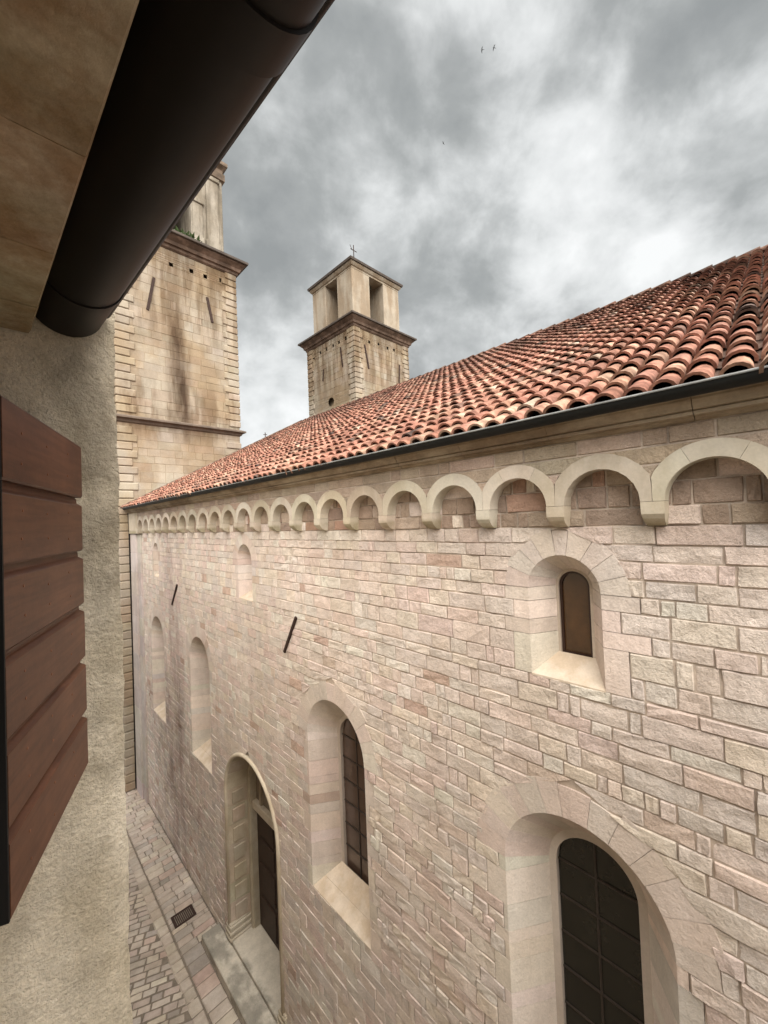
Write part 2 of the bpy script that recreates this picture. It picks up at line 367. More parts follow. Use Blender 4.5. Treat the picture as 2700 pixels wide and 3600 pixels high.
holes.append(Hole(DC, lambda z: 1.15 if z < DZS else math.sqrt(max(0, 1.15**2-(z-DZS)**2)), GZ, DZS+1.15))

PAL = [((.645, .558, .495), 6), ((.65, .54, .483), 4), ((.66, .573, .49), 4), ((.61, .542, .488), 3), ((.63, .51, .453), 1.8), ((.58, .48, .405), .6), ((.52, .39, .32), .3), ((.68, .625, .555), 1.8)]
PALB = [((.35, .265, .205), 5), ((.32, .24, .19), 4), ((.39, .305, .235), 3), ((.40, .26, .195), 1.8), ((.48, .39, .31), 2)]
def pick(pal):
    t = rnd(0, sum(w_ for _, w_ in pal))
    for c, w_ in pal:
        t -= w_
        if t <= 0: return jit(c, .07, .015)
    return pal[0][0]
fr = church_frame(XW)
mort = MB(); blocks = []
for z0, z1 in zip(ZC[:-1], ZC[1:]):
    for r_ in runs(YN, YE-.05, z0, z1, holes):
        fr.quad(mort, [(r_[0], r_[4]), (r_[1], r_[4]), (r_[3], r_[5]), (r_[2], r_[5])], -.007)
        band = z0 > -.13
        for q in split_run(r_, .17, .52 if z1-z0 > .14 else .42):
            ym, zm = (q[0]+q[1])/2, (z0+z1)/2
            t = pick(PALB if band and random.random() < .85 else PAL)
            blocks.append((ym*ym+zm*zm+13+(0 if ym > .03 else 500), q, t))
for c_, hw_, rg_, zs_ in [(c, h, .26, snap(-3.42 if h > .68 else -3.38)) for c, h in LOW]+[(c, h, .21, snap(-.69)) for c, h in UPP]:
    for i in range(32):
        q = [(c_+r_*math.cos(t), zs_+r_*math.sin(t)) for r_, t in ((hw_+.02, math.pi*i/32), (hw_+rg_+.25, math.pi*i/32), (hw_+rg_+.25, math.pi*(i+1)/32), (hw_+.02, math.pi*(i+1)/32))]
        fr.quad(mort, q, -.0085)
mort.box(4.25, 4.30, YN, YE, GZ, .7); mort.box(XW+.02, 4.25, YN-.05, YN, GZ, .7); mort.box(XW+.012, 4.25, YE-.05, YE, GZ, .7)
wall = mort.build('wall', M['mortar'], church)
blocks.sort(key=lambda b: b[0])
rest = MB()
for i, (d, q, t) in enumerate(blocks):
    mb = MB() if i < 300 else rest
    big = d < 60
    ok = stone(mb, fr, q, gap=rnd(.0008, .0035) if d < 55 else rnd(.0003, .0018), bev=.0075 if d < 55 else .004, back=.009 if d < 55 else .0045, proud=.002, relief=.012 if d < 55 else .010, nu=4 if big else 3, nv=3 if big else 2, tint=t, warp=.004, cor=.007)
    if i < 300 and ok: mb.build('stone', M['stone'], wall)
tag(rest.build('stone_courses', M['stone'], wall), kind='stuff')

# corner pilaster, downpipe
pl = MB(); pz = GZ
while pz < -.12:
    h_ = min(rnd(.5, .8), -.12-pz); tt = jit((.50, .45, .42), .06)
    pl.box(XB+.03, XW+.1, 16.05, YE, pz, pz+h_-.006, tt, .006); pl.box(XB+.085, XW+.1, 15.66, 16.045, pz, pz+h_-.006, jit((.47, .42, .385), .05), .006); pz += h_
pl.build('corner_pilaster', M['smooth'], church)
dp = MB(); dp.tube([(3.47, 16.83, .70), (3.49, 16.835, .3), (3.50, 16.835, -4), (3.50, 16.835, GZ+.05)], .052, 10)
dpo = dp.build('downpipe', M['brown_metal'], church, True)
for z in (-.4, -2.8, -5.2, -7.6):
    mb = MB(); mb.tube([(3.50, 16.835, z-.03), (3.50, 16.835, z+.03)], .062, 10); mb.build('pipe_clip', M['iron'], dpo)

# windows
def arc(c, zs, r_, t): return (c+r_*math.cos(t), zs+r_*math.sin(t))
def arch_poly(c, hw, zb, zs, n=20):
    return [(c-hw, zb), (c+hw, zb)]+[arc(c, zs, hw, math.pi*i/n) for i in range(n+1)]
def arch_plate(mb, x0, x1, c, hw_i, hw_o, zb, zs, tint=None, n=24):
    """arched surround of rectangular section; inner radius hw_i, outer hw_o, open at the foot"""
    path = [(0, zb)]+[(math.pi*i/n, None) for i in range(n+1)]+[(math.pi, zb)]
    rings = []
    for t, z in path:
        pts = []
        for r_, x in ((hw_i, x0), (hw_o, x0), (hw_o, x1), (hw_i, x1)):
            y, zz = arc(c, zs, r_, t)
            if z is not None: zz = z
            pts.append((x, y, zz))
        rings.append(pts[::-1])
    mb.loft(rings, tint)
def make_window(kind, c, hw, zb, zs, groups):
    w_ = empty('window', (XW, c, zb), church)
    if kind == 'low': dep, hi, zi, bi = .40, .43, zs-.08, -5.60
    else: dep, hi, zi, bi = .27, .165*hw/.317, zs+.0, -1.335
    xi = XW+dep; xf = XW-.001
    zin = max(zs, zi)
    for a, b, fwid in groups:
        for s_ in (-1, 1):
            fo = hw+fwid[0 if s_ < 0 else 1]-.004
            t = pick(PAL); t = jit(tuple((x*.85+y*.15)*.95 for x, y in zip(t, (.56, .49, .44))), .08, .03)
            g_ = .0028
            # plan outline: face outer, face inner, reveal back, back outer
            pts = [(xf, c+s_*fo), (xf-.0, c+s_*hw), (xi, c+s_*hi), (xi, c+s_*fo)]
            mb = MB(); ring0 = [(x, y, a+g_) for x, y in pts]; ring1 = [(x, y, b-g_) for x, y in pts]
            if s_ > 0: ring0.reverse(); ring1.reverse()
            mb.loft([ring0, ring1], t); mb.build('jamb_stone', M['dressed'], w_)
    ring = .26 if kind == 'low' else .21
    nv_ = 13 if kind == 'low' else 9
    cuts = [0]+sorted((i+rnd(-.18, .18))/nv_ for i in range(1, nv_))+[1]
    for a, b in zip(cuts[:-1], cuts[1:]):
        t0, t1 = a*math.pi+.0016/hw, b*math.pi-.0016/hw
        ro = hw+ring+rnd(.0, .07 if kind == 'low' else .03); px_ = xf-.005; t = pick(PAL); t = tuple((x*.7+y*.3)*.96 for x, y in zip(t, (.58, .51, .45)))
        k = 3; rings = []
        for i in range(k+1):
            th = t0+(t1-t0)*i/k
            yo, zo = arc(c, zs, ro, th); yi, zi_ = arc(c, zs, hw, th); yb, zb_2 = arc(c, zi, hi, th); yo2, zo2 = arc(c, zs, hw+ring, th)
            rings.append([(px_, yo, zo), (xi, yo, zo), (xi, yb, zb_2), (px_, yi, zi_)])
        mb = MB(); mb.loft(rings, t); mb.build('voussoir', M['dressed'], w_)
    # sloping sill in two slabs
    zi_b = bi
    for u0_, u1_ in ((0, .42), (.425, 1)) if kind == 'low' else ((0, 1),):
        p = []
        for u in (u0_, u1_):
            x = XW-.003+u*(xi-XW+.003); h_ = hw+(hi-hw)*u; z = zb+.006+(zi_b-zb)*u
            p.append((x, h_, z))
        (x0, h0, z0), (x1, h1, z1) = p
        mb = MB()
        mb.loft([[(x0, c-h0, z0-.018), (x0, c-h0, z0), (x1, c-h1, z1), (x1, c-h1, z0-.018)][::-1], [(x0, c+h0, z0-.018), (x0, c+h0, z0), (x1, c+h1, z1), (x1, c+h1, z0-.018)][::-1]])
        mb.build('sill', M['sill'], w_)
    # stone rebate, frame, panes
    if kind == 'low':
        gl = M['glass_dark'] if c < 3 else M['glass_brown']; hg = .355; xg = xi+.05
        mb = MB(); arch_plate(mb, xi-.0, xi+.09, c, hg+.005, hi+.25, zb_g := bi-.06, zi, (.50, .44, .39)); mb.build('rebate', M['smooth'], w_)
        nx, rows = 2, 7
    else:
        gl = M['glass_amber']; hg = .118*hw/.317; xg = xi+.045
        mb = MB(); arch_plate(mb, xi, xi+.07, c, hg+.022, hi+.2, bi-.06, zi, (.47, .40, .33)); mb.build('rebate', M['smooth'], w_)
        mb = MB(); arch_plate(mb, xg-.022, xg+.02, c, hg, hg+.021, bi-.05, zi); mb.box(xg-.0225, xg+.02, c-hg, c+hg, bi-.03, bi+.012); mb.build('frame', M['frame'], w_)
        nx, rows = 1, 3
    b0 = bi-.05; top = zi+hg; hh = (top-b0)/rows
    for i in range(nx):
        for j in range(rows):
            y0 = c-hg+2*hg*i/nx; y1 = c-hg+2*hg*(i+1)/nx; z0 = b0+hh*j; z1 = z0+hh
            ys = [y0+(y1-y0)*k/8 for k in range(9)]
            tops = [min(z1, zi+math.sqrt(max(0, hg*hg-(y-c)**2))) for y in ys]
            if max(tops) <= z0+.01: continue
            tops = [max(z0, t_) for t_ in tops]
            mb = MB(); off = rnd(-.003, .003)
            mb.add([(xg+off, y, z0) for y in ys]+[(xg-off, y, t_) for y, t_ in zip(ys, tops)], [(k, 9+k, 10+k, k+1) for k in range(8)])
            mb.build('pane', gl, w_)
    if kind == 'low':
        for j in range(1, rows):
            z = b0+hh*j; h_ = hg if z < zi else math.sqrt(max(0, hg*hg-(z-zi)**2))
            mb = MB(); mb.box(xg-.012, xg+.004, c-h_, c+h_, z-.009, z+.009); mb.build('glazing_bar', M['lead'], w_)
        mb = MB(); mb.box(xg-.0125, xg+.004, c-.010, c+.010, b0, top); mb.build('glazing_bar', M['lead'], w_)
for args in win: make_window(*args)

# arcade of blind arches under the eaves
PER, C0 = .71, 1.75
RI, RO_, ZSP = .279, .400, .064
cent = [C0+PER*k for k in range(-6, 20)]
arcade = empty('arcade', (XB, 8, 0), church)
sp_m = MB()
for c in cent:
    ln = 14; rings = []; tn = jit((.56, .50, .415), .08, .02)
    for piece in random.choice((((0, .52), (.52, 1)), ((0, .45), (.45, 1)), ((0, .36), (.36, .66), (.66, 1)), ((0, 1),))):
        rings = []
        for i in range(13):
            u = piece[0]+(piece[1]-piece[0])*i/12; th = math.pi*u
            if i == 0 and piece[0] > 0: th += .003
            if i == 12 and piece[1] < 1: th -= .003
            ro = min(RO_, (PER/2-.0015)/max(1e-6, abs(math.cos(th))))
            yi, zi = arc(c, ZSP, RI, th); yo, zo = arc(c, ZSP, ro, th)
            rings.append([(XB-.004, yo, zo), (XW+.02, yo, zo), (XW+.02, yi, zi), (XB-.004, yi, zi)])
        mb = MB(); mb.loft(rings, jit(tn, .05, .015)); mb.build('arch_stone', M['trim'], arcade)
    # spandrel mortar face above this arch
    ys = [c-PER/2+PER*i/16 for i in range(17)]
    zl = [ZSP+math.sqrt(max(0, RO_**2-(y-c)**2))-.03 for y in ys]
    sp_m.add([(XB+.008, y, z) for y, z in zip(ys, zl)]+[(XB+.008, y, .63) for y in ys], [(k, 17+k, 18+k, k+1) for k in range(16)])
for k in range(len(cent)+1):
    c = C0+PER*(k-6)-PER/2; tn = jit((.55, .49, .405), .10, .02); hwid = .0745
    mb = MB(); rings = []
    for x, z, s_ in ((XB-.014, ZSP-.003, 1), (XB-.014, .0, 1), (XB-.012, -.03, .98), (XB+.012, -.065, .92), (XB+.05, -.095, .86), (XB+.11, -.12, .80)):
        rings.append([(x, c-hwid*s_, z), (x, c+hwid*s_, z), (XW+.02, c+hwid*s_, z), (XW+.02, c-hwid*s_, z)])
    mb.loft(rings, tn); mb.build('corbel', M['trim'], arcade)
fb = church_frame(XB)
sholes = [Hole(c, (lambda z: math.sqrt(max(0, (RO_+.002)**2-(z-ZSP)**2)) if z > ZSP else PER/2), ZSP, ZSP+RO_) for c in cent]
sp_s = []
ZS = [.20, .335, .47, .60]
for z0, z1 in zip(ZS[:-1], ZS[1:]):
    for r_ in runs(cent[0]-PER/2, cent[-1]+PER/2, z0, z1, sholes):
        for q in split_run(r_, .22, .55): sp_s.append(q)
sp_s.sort(key=lambda q: q[0])
for q in sp_s:
    mb = MB()
    if stone(mb, fb, q, gap=.005, bev=.006, back=.012, proud=-.001, relief=.004, nu=3, nv=2, tint=jit((.40, .32, .25), .14, .04)): mb.build('spandrel_stone', M['stone'], arcade)
sp_m.box(XB+.02, XW, cent[0]-PER/2, cent[-1]+PER/2, .50, .66)
sp_m.build('spandrel', M['mortar'], arcade)
mb = MB(); mb.box(XB-.008, XW+.02, cent[-1]+PER/2+.002, YE, -.12, .62, (.50, .43, .34), .004); mb.build('corner_block', M['trim'], arcade)

# cornice, gutter
prof = [(XW+.2, .60), (3.445, .60), (3.425, .612), (3.42, .628), (3.375, .632), (3.37, .655), (3.385, .662), (3.352, .668), (3.335, .70), (3.318, .725), (3.318, .738), (3.30, .742), (3.30, .79), (XW+.2, .79)]
y = YN
while y < 16.6:
    y2 = min(y+rnd(.8, 1.2), 16.62); mb = MB(); dx = rnd(-.003, .003)
    mb.prism_y([(px+dx, pz_) for px, pz_ in prof], y+.002, y2-.002); mb.build('cornice_stone', M['cornice'], church); y = y2
gt = MB(); cxg, czg, rg = 3.252, .797, .066
outer = [(cxg-rg*math.cos(t), czg-rg*math.sin(t)) for t in (math.pi*i/10 for i in range(11))]
inner = [(cxg-(rg-.004)*math.cos(t), czg+.001-(rg-.004)*math.sin(t)) for t in (math.pi*i/10 for i in range(10, -1, -1))]
gt.prism_y(outer+inner, YN, 16.46)
gut = gt.build('gutter', M['gutter'], church, True, 35)
mb = MB(); mb.tube([(cxg-rg-.002, YN, czg+.003), (cxg-rg-.002, 16.46, czg+.003)], .0085, 8); mb.build('gutter_bead', M['lip'], gut, True)

# roof: barrel tiles, covers over pans
roof_b = MB()
RX0, RZ0, RX1, RZ1, YT = 3.30, .80, 11.0, 5.06, 16.88
sl_ = Vector((RX1-RX0, 0, RZ1-RZ0)); SLEN = sl_.length; S = sl_.normalized(); NRM = Vector((-S.z, 0, S.x))
def rp(s, y, n): return Vector((RX0, 0, RZ0))+S*s+NRM*n+Vector((0, y, 0))
RY0 = YN
roof_b.add([rp(-.02, RY0, -.02), rp(SLEN, RY0, -.02), rp(SLEN, YT, -.02), rp(-.02, YT, -.02)], [(0, 1, 2, 3)])
roof_b.add([(11, RY0, 5.05), (18.7, RY0, .8), (18.7, YT, .8), (11, YT, 5.05)], [(0, 1, 2, 3)])
roof_b.add([(3.3, RY0, .79), (18.7, RY0, .79), (18.7, YT, .79), (3.3, YT, .79)], [(3, 2, 1, 0)])
roof_b.add([(3.3, YT, .79), (18.7, YT, .79), (11, YT, 5.05)], [(0, 1, 2)]); roof_b.add([(3.3, RY0, .79), (18.7, RY0, .79), (11, RY0, 5.05)], [(2, 1, 0)])
roof = roof_b.build('roof', M['pan'], church)
TS, EXP, TL = .182, .292, .375
PT = [((.43, .215, .155), 5), ((.46, .265, .19), 4), ((.405, .195, .14), 4), ((.45, .30, .22), 1.2), ((.37, .19, .14), 2.4), ((.42, .33, .26), .25), ((.25, .155, .12), .8), ((.13, .09, .075), .3)]
def tile_mesh(mb, s0, y, tint, seg=8, thick=.021):
    r0_, r1_ = rnd(.083, .091), rnd(.064, .070); yaw = rnd(-.035, .035); dn = rnd(0, .012); ds = rnd(-.02, .02); dy = rnd(-.008, .008)
    lift0, lift1 = .034+dn, .008
    def P(u, a, r_):
        s = s0+ds+u*TL; yy = y+dy+yaw*(u-.5)*TL+r_*math.cos(a)
        return rp(s, yy, (lift0*(1-u)+lift1*u)+r_*math.sin(a)*.95)
    A = [math.pi*(-.06+1.12*i/seg) for i in range(seg+1)]
    o0 = [P(0, a, r0_) for a in A]; o1 = [P(1, a, r1_) for a in A]
    i0 = [P(0, a, r0_-thick) for a in A]; i1 = [P(1, a, r1_-thick) for a in A]
    n_ = seg+1; v = o0+o1+i0+i1; f = []
    for k in range(seg):
        f += [(k, k+1, n_+k+1, n_+k), (2*n_+k, 3*n_+k, 3*n_+k+1, 2*n_+k+1), (k+1, k, 2*n_+k, 2*n_+k+1)]
    f += [(0, n_, 3*n_, 2*n_), (seg, 2*n_+seg, 3*n_+seg, n_+seg)]
    mb.add(v, f, tint)
ncol = int((YT-.1-RY0)/TS); nrow = int(SLEN/EXP)+1
tl = []; pans = MB()
for i in range(ncol):
    y = RY0+.1+i*TS; wob = rnd(-.006, .006)
    for j in range(nrow):
        s0 = -.085+j*EXP+wob*3
        if s0+TL > SLEN+.06: continue
        p = rp(s0, y, 0); d = p.length+(0 if p.y > .1 else 60)
        tl.append((d, s0, y+wob, pick(PT)))
    # channel tiles between the covers
    for j in range(nrow):
        s0 = -.02+j*EXP
        if s0+TL > SLEN: continue
        A = [math.pi*(1+k/4) for k in range(5)]
        v = []; sag = rnd(-.004, .004)
        for u in (0, 1): v += [rp(s0+u*TL, y+TS/2+.072*math.cos(a), .052+(.016*(1-u))+sag+.055*math.sin(a)) for a in A]
        pans.add(v, [(k, 5+k, 6+k, k+1) for k in range(4)])
tl.sort(key=lambda t: t[0])
rest = MB()
for i, (d, s0, y, t) in enumerate(tl):
    k = 1-.28*max(0, (s0-4)/5)                    # older, darker tiles up by the ridge
    t = tuple(x*k for x in t)
    if i < 300:
        mb = MB(); tile_mesh(mb, s0, y, t, 8); mb.build('roof_tile', M['tile'], roof, True, 40)
    else: tile_mesh(rest, s0, y, t, 6)
tag(rest.build('roof_tiles_beyond', M['tile'], roof, True, 40), kind='stuff')
tag(pans.build('channel_tiles', M['pan'], roof, True), kind='stuff')
rc = []
y = RY0
while y < YT-.1:
    mb = MB(); A = [math.pi*i/8 for i in range(9)]; dz = rnd(0, .012); t = jit(random.choice(((.26, .15, .11), (.20, .13, .10), (.30, .17, .12))), .2)
    v = []
    for yy, r_, z in ((y, .125, .02), (y+.42, .105, -.005)): v += [(11+r_*math.cos(a), yy, 5.04+dz+z+r_*math.sin(a)) for a in A]
    n_ = len(v); v += [(11+(p[0]-11)*.84, p[1], 5.04+(p[2]-5.04)*.84) for p in v]
    f = [(k, 9+k, 10+k, k+1) for k in range(8)]+[(18+k, 19+k, 28+k, 27+k) for k in range(8)]+[(k, k+1, 19+k, 18+k) for k in range(8)]
    mb.add(v, f, t); mb.build('ridge_tile', M['tile'], roof, True, 40); y += .37
# verge board against the tower
mb = MB(); v0, v1 = rp(-.1, YT+.005, .02), rp(SLEN, YT+.005, .02)
mb.tube([rp(-.06, YT-.03, .09), rp(SLEN, YT-.03, .09)], .045, 6, (.25, .18, .14)); mb.build('verge', M['tile'], roof)

# iron wall anchors
def anchor(parent, p0, p1, w_=.03, nrm=(-1, 0, 0), off=.02):
    n_ = Vector(nrm); a, b = Vector(p0)+n_*off, Vector(p1)+n_*off
    d = (b-a).normalized(); s_ = d.cross(n_).normalized()*w_/2; e_ = n_*.018
    mb = MB(); ring = lambda c: [c-s_-e_, c+s_-e_, c+s_+e_, c-s_+e_]
    mb.loft([ring(a), ring(b)]); return mb.build('wall_anchor', M['iron'], parent)
anchor(church, (XW, 5.85, -1.57), (XW, 6.27, -2.24), .045)
anchor(church, (XW, 12.0, -1.57), (XW, 12.5, -2.18), .05)

# portal
door = empty('door', (XW, DC, GZ), church)
XD = 4.12; ZT = -9.10
mb = MB()
path = [(0, ZT)]+[(math.pi*i/24, None) for i in range(25)]+[(math.pi, ZT)]
rings = []
for t, z in path:
    pts = []
    for k in range(8):
        a = 2*math.pi*k/8; r_ = DH+.055+.042*math.cos(a); y_, z_ = arc(DC, DZS, r_, t)
        if z is not None: z_ = z
        pts.append((XW-.010-.042*math.sin(a), y_, z_))
    rings.append(pts)
mb.loft(rings, (.53, .46, .36)); mb.build('hood_moulding', M['trim'], door, True)
# reveal blocks with carved squares
def reveal(x0, x1, h0, h1, z0, z1, t, s_, name='jamb_stone'):
    mb = MB(); th = .5
    a = [(x0, DC+s_*h0, z0), (x1, DC+s_*h1, z0), (x1, DC+s_*(h0+th), z0), (x0+.03, DC+s_*(h0+.06), z0)]
    b = [(p[0], p[1], z1) for p in a]
    if s_ < 0: a.reverse(); b.reverse()
    mb.loft([b, a], t); return mb.build(name, M['trim'], door)
z = ZT+.30
while z < DZS-.02:
    h_ = min(.42, DZS-z)
    for s_ in (-1, 1):
        reveal(XW-.01, XD-.06, DH+.02, DH-.05, z+.003, z+h_-.003, jit((.46, .40, .31), .06), s_)
        mb = MB(); yy = DC+s_*(DH-.012)        # carved boss panel standing off the jamb
        a0, a1 = (yy-.035, yy+.0) if s_ > 0 else (yy, yy+.035)
        mb.box(XW+.09, XD-.15, a0, a1, z+.06, z+h_-.06, jit((.44, .38, .295), .06), .012); mb.build('carved_panel', M['trim'], door)
    z += h_
for i in range(9):
    t0, t1 = math.pi*i/9+.004, math.pi*(i+1)/9-.004; rings = []
    for k in range(4):
        th = t0+(t1-t0)*k/3; pts = []
        for x, r_ in ((XW-.01, DH+.02), (XW+.02, DH+.09), (XD-.06, DH+.4), (XD-.06, DH-.05)):
            pts.append((x,)+arc(DC, DZS, r_, th))
        rings.append(pts[::-1] if False else pts)
    mb = MB(); mb.loft(rings, jit((.45, .39, .30), .06)); mb.build('voussoir', M['trim'], door)
for s_ in (-1, 1):   # moulded bases
    mb = MB()
    for k, (dz, o_) in enumerate(((0, .09), (.07, .06), (.11, .075), (.16, .04), (.21, .05), (.25, .02))):
        y0_, y1_ = sorted((DC+s_*(DH-.02-o_), DC+s_*(DH+.14+o_*.4)))
        mb.box(XW-.03-o_*.5, XD-.07, y0_, y1_, ZT+dz, ZT+dz+.058, (.47, .42, .34), .012)
    mb.build('jamb_base', M['trim'], door)
mb = MB(); arch_plate(mb, XD-.07, XD+.10, DC, .90, DH+.3, ZT, DZS, (.44, .39, .31)); mb.build('inner_frame', M['trim'], door)
mb = MB(); arch_plate(mb, XD-.11, XD-.06, DC, .93, .985, ZT, DZS, (.48, .42, .33)); mb.build('frame_moulding', M['trim'], door)
mb = MB(); mb.box(XD-.04, XD+.12, DC-.91, DC+.91, -6.44, -6.26, (.50, .44, .36), .012); mb.build('lintel', M['trim'], door)
mb = MB()
for i in range(25):
    pass
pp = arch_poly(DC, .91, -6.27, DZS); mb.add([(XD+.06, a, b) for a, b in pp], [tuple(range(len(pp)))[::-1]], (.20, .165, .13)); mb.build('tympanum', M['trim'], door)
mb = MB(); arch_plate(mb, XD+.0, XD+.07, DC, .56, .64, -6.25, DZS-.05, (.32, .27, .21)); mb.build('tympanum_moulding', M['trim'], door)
mb = MB(); mb.tube([(XD+.03, DC, -5.75), (XD+.05, DC, -5.75)], .2, 16, (.3, .25, .2)); mb.build('tympanum_boss', M['trim'], door)
for s_ in (-1, 1):
    leaf = MB(); y0_, y1_ = sorted((DC+s_*.006, DC+s_*.90)); leaf.box(XD+.06, XD+.12, y0_, y1_, ZT+.01, -6.44, None, .006)
    lf = leaf.build('door_leaf', M['wood'], door)
    for z0_, z1_ in ((ZT+.12, ZT+.75), (ZT+.85, ZT+1.5), (ZT+1.6, ZT+2.05), (ZT+2.12, ZT+2.56)):
        mb = MB(); mb.box(XD+.035, XD+.065, y0_+.11, y1_-.11, z0_, z1_, None, .02); mb.build('door_panel', M['wood'], lf)
    mb = MB(); mb.tube([(XD+.03, DC+s_*.07, ZT+1.12), (XD+.0, DC+s_*.07, ZT+1.10), (XD+.0, DC+s_*.07, ZT+1.02), (XD+.03, DC+s_*.07, ZT+1.0)], .012, 8); mb.build('handle', M['iron'], lf)
mb = MB(); mb.box(3.57, XD+.2, DC-1.25, DC+1.25, GZ-.05, ZT, None, .012); mb.build('threshold', M['step'], door)
st = MB(); st.box(3.17, 3.566, 5.9, 9.62, GZ-.05, GZ+.17, None, .015)
tag(st.build('stone_step', M['step']), 'long grey worn stone step in front of the church portal', 'step')

# ------------------------------------------------------------------ bell towers
def tower(X0, name_label, near):
    X1 = X0+4.61; Y0, Y1 = 16.9, 21.6
    t = empty('bell_tower', ((X0+X1)/2, (Y0+Y1)/2, GZ)); tag(t, name_label, 'bell tower', 'twin bell towers of the church front')
    core = MB(); core.box(X0+.28, X1-.28, Y0+.28, Y1-.28, GZ, 11.3)
    core.box(X1-.02, X1-.01, Y0, Y1, GZ, 11.3); core.box(X0, X1, Y1-.02, Y1-.01, GZ, 11.3)
    zlow = GZ if near else 3.0
    zs = courses([zlow, 4.1, 11.25] if near else [3.0, 4.1, 11.25], .34)
    hs_e, hs_w = [], []
    for k in range(6):
        for hl, base, span in ((hs_e, X0, 4.61), (hs_w, Y0, 4.7)):
            c = base+.62+(span-1.24)*k/5+rnd(-.12, .12); z = 10.62+rnd(-.12, .1)
            hl.append(Hole(c, lambda z_: .075, z, z+.17))
    zs = sorted(zs)
    if not near: hs_w.append(Hole(19.27, lambda z_: math.sqrt(max(0, .28**2-(z_-7.40)**2)) if abs(z_-7.4) < .28 else .05, 7.12, 7.68))
    ash = MB(); fe, fwst = east_frame(Y0), church_frame(X0)
    PW = [((.325, .277, .218), 5), ((.32, .268, .207), 4), ((.335, .292, .234), 3), ((.31, .262, .203), 2), ((.36, .322, .268), .8)]
    for frame, hl, a0, a1 in ((fe, hs_e, X0, X1), (fwst, hs_w, Y0, Y1)):
        cuts_z = sorted(set(zs+[h.zb for h in hl]+[h.zt for h in hl]+([7.12+.07*i for i in range(9)] if hl is hs_w and not near else [])))
        cz = [cuts_z[0]]
        for z in cuts_z[1:]:
            if z-cz[-1] > .05: cz.append(z)
        for z0, z1 in zip(cz[:-1], cz[1:]):
            for r_ in runs(a0, a1, z0, z1, [h for h in hl if h.zb < (z0+z1)/2 < h.zt]):
                frame.quad(core, [(r_[0], r_[4]), (r_[1], r_[4]), (r_[3], r_[5]), (r_[2], r_[5])], -.005)
                for q in split_run(r_, .4, .85):
                    stone(ash, frame, q, gap=.0015, bev=.006, back=.010, proud=.0, relief=.006, nu=2, nv=2, tint=pick(PW), cor=.008)
    core.build('wall', M['towermortar'], t)
    tag(ash.build('ashlar', M['tower'], t), kind='stuff')
    # rusticated quoins
    corners = [(X0, Y0, 1, 1), (X1, Y0, -1, 1), (X0, Y1, 1, -1)]
    for cx_, cy_, sx_, sy_ in corners:
        z = zlow if (near and cx_ == X0 and cy_ == Y0) else 3.4; long_ = True
        while z < 11.0:
            if z < 4.36 and z+.33 > 3.98: z = 4.36
            h_ = .30; lx, ly = (.62, .46) if long_ else (.46, .62); long_ = not long_
            o_ = .045
            xa, xb = sorted((cx_-sx_*o_, cx_+sx_*lx)); ya, yb = sorted((cy_-sy_*o_, cy_+sy_*ly))
            mb = MB(); mb.box(xa, xb, ya, yb, z+.012, z+h_-.012, jit((.345, .297, .236), .07, .02), .028); mb.build('quoin_stone', M['tower'], t); z += h_
    def ringmould(name, levels, mat, parent=t):
        mb = MB(); rings = [[(X0-o_, Y0-o_, z), (X1+o_, Y0-o_, z), (X1+o_, Y1+o_, z), (X0-o_, Y1+o_, z)] for o_, z in levels]
        mb.loft(rings); return mb.build(name, mat, parent)
    ringmould('string_course', [(.0, 3.98), (.06, 4.02), (.10, 4.10), (.21, 4.14), (.21, 4.20), (.05, 4.27), (0, 4.28)], M['slate2'])
    ringmould('cornice', [(.02, 11.20), (.08, 11.26), (.10, 11.36), (.17, 11.38), (.20, 11.50), (.30, 11.60), (.36, 11.66), (.36, 11.70)], M['cornicered'])
    ringmould('cornice_slab', [(.43, 11.702), (.45, 11.72), (.45, 11.81), (.36, 11.87), (-.35, 11.98)], M['slate'])
    cx_, cy_ = (X0+X1)/2, 19.25; b = 2.0
    if near:
        for sx_ in (-1, 1):
            for sy_ in (-1, 1):
                xa, xb = sorted((cx_+sx_*b, cx_+sx_*.62)); ya, yb = sorted((cy_+sy_*b, cy_+sy_*.62))
                mb = MB(); mb.box(xa, xb, ya, yb, 11.9, 15.6, None, .03); pier = mb.build('belfry_pier', M['belfrygrey'], t)
                for k, (p0, p1) in enumerate(((.66, 1.10), (1.25, 1.78))):
                    xa, xb = sorted((cx_+sx_*p0, cx_+sx_*p1)); yf = cy_+sy_*b; ya, yb = sorted((yf-sy_*.05, yf+sy_*(.10 if k else .06)))
                    mb = MB(); mb.box(xa, xb, ya, yb, 12.55, 14.0 if k == 0 else 15.3, None, .02)
                    mb.box(xa-.06, xb+.06, ya-.05, yb+.05, 12.0, 12.55, None, .03); mb.box(xa-.05, xb+.05, ya-.05, yb+.05, 14.0 if k == 0 else 15.3, 14.2 if k == 0 else 15.5, None, .03)
                    mb.build('pilaster', M['belfrygrey'], pier)
        mb = MB(); mb.box(cx_-1.9, cx_+1.9, cy_+1.5, cy_+1.9, 11.9, 15.6); mb.box(cx_-1.9, cx_-1.6, cy_-.62, cy_+.62, 11.9, 15.6); mb.build('added_belfry_backing', M['belfrygrey'], t)  # added walls closing rear and side openings so the belfry interior stays dark
        for sy_ in (-1, 1):   # arch heads over the openings
            ya, yb = sorted((cy_+sy_*b-sy_*.02, cy_+sy_*.7)); rings = []
            for i in range(13):
                th = math.pi*i/12; yi, zi = arc(cx_, 14.1, .62, th); rings.append([(yi, ya, zi), (yi, ya, 15.6), (yi, yb, 15.6), (yi, yb, zi)])
            mb = MB(); mb.loft(rings); mb.build('arch_head', M['belfrygrey'], t)
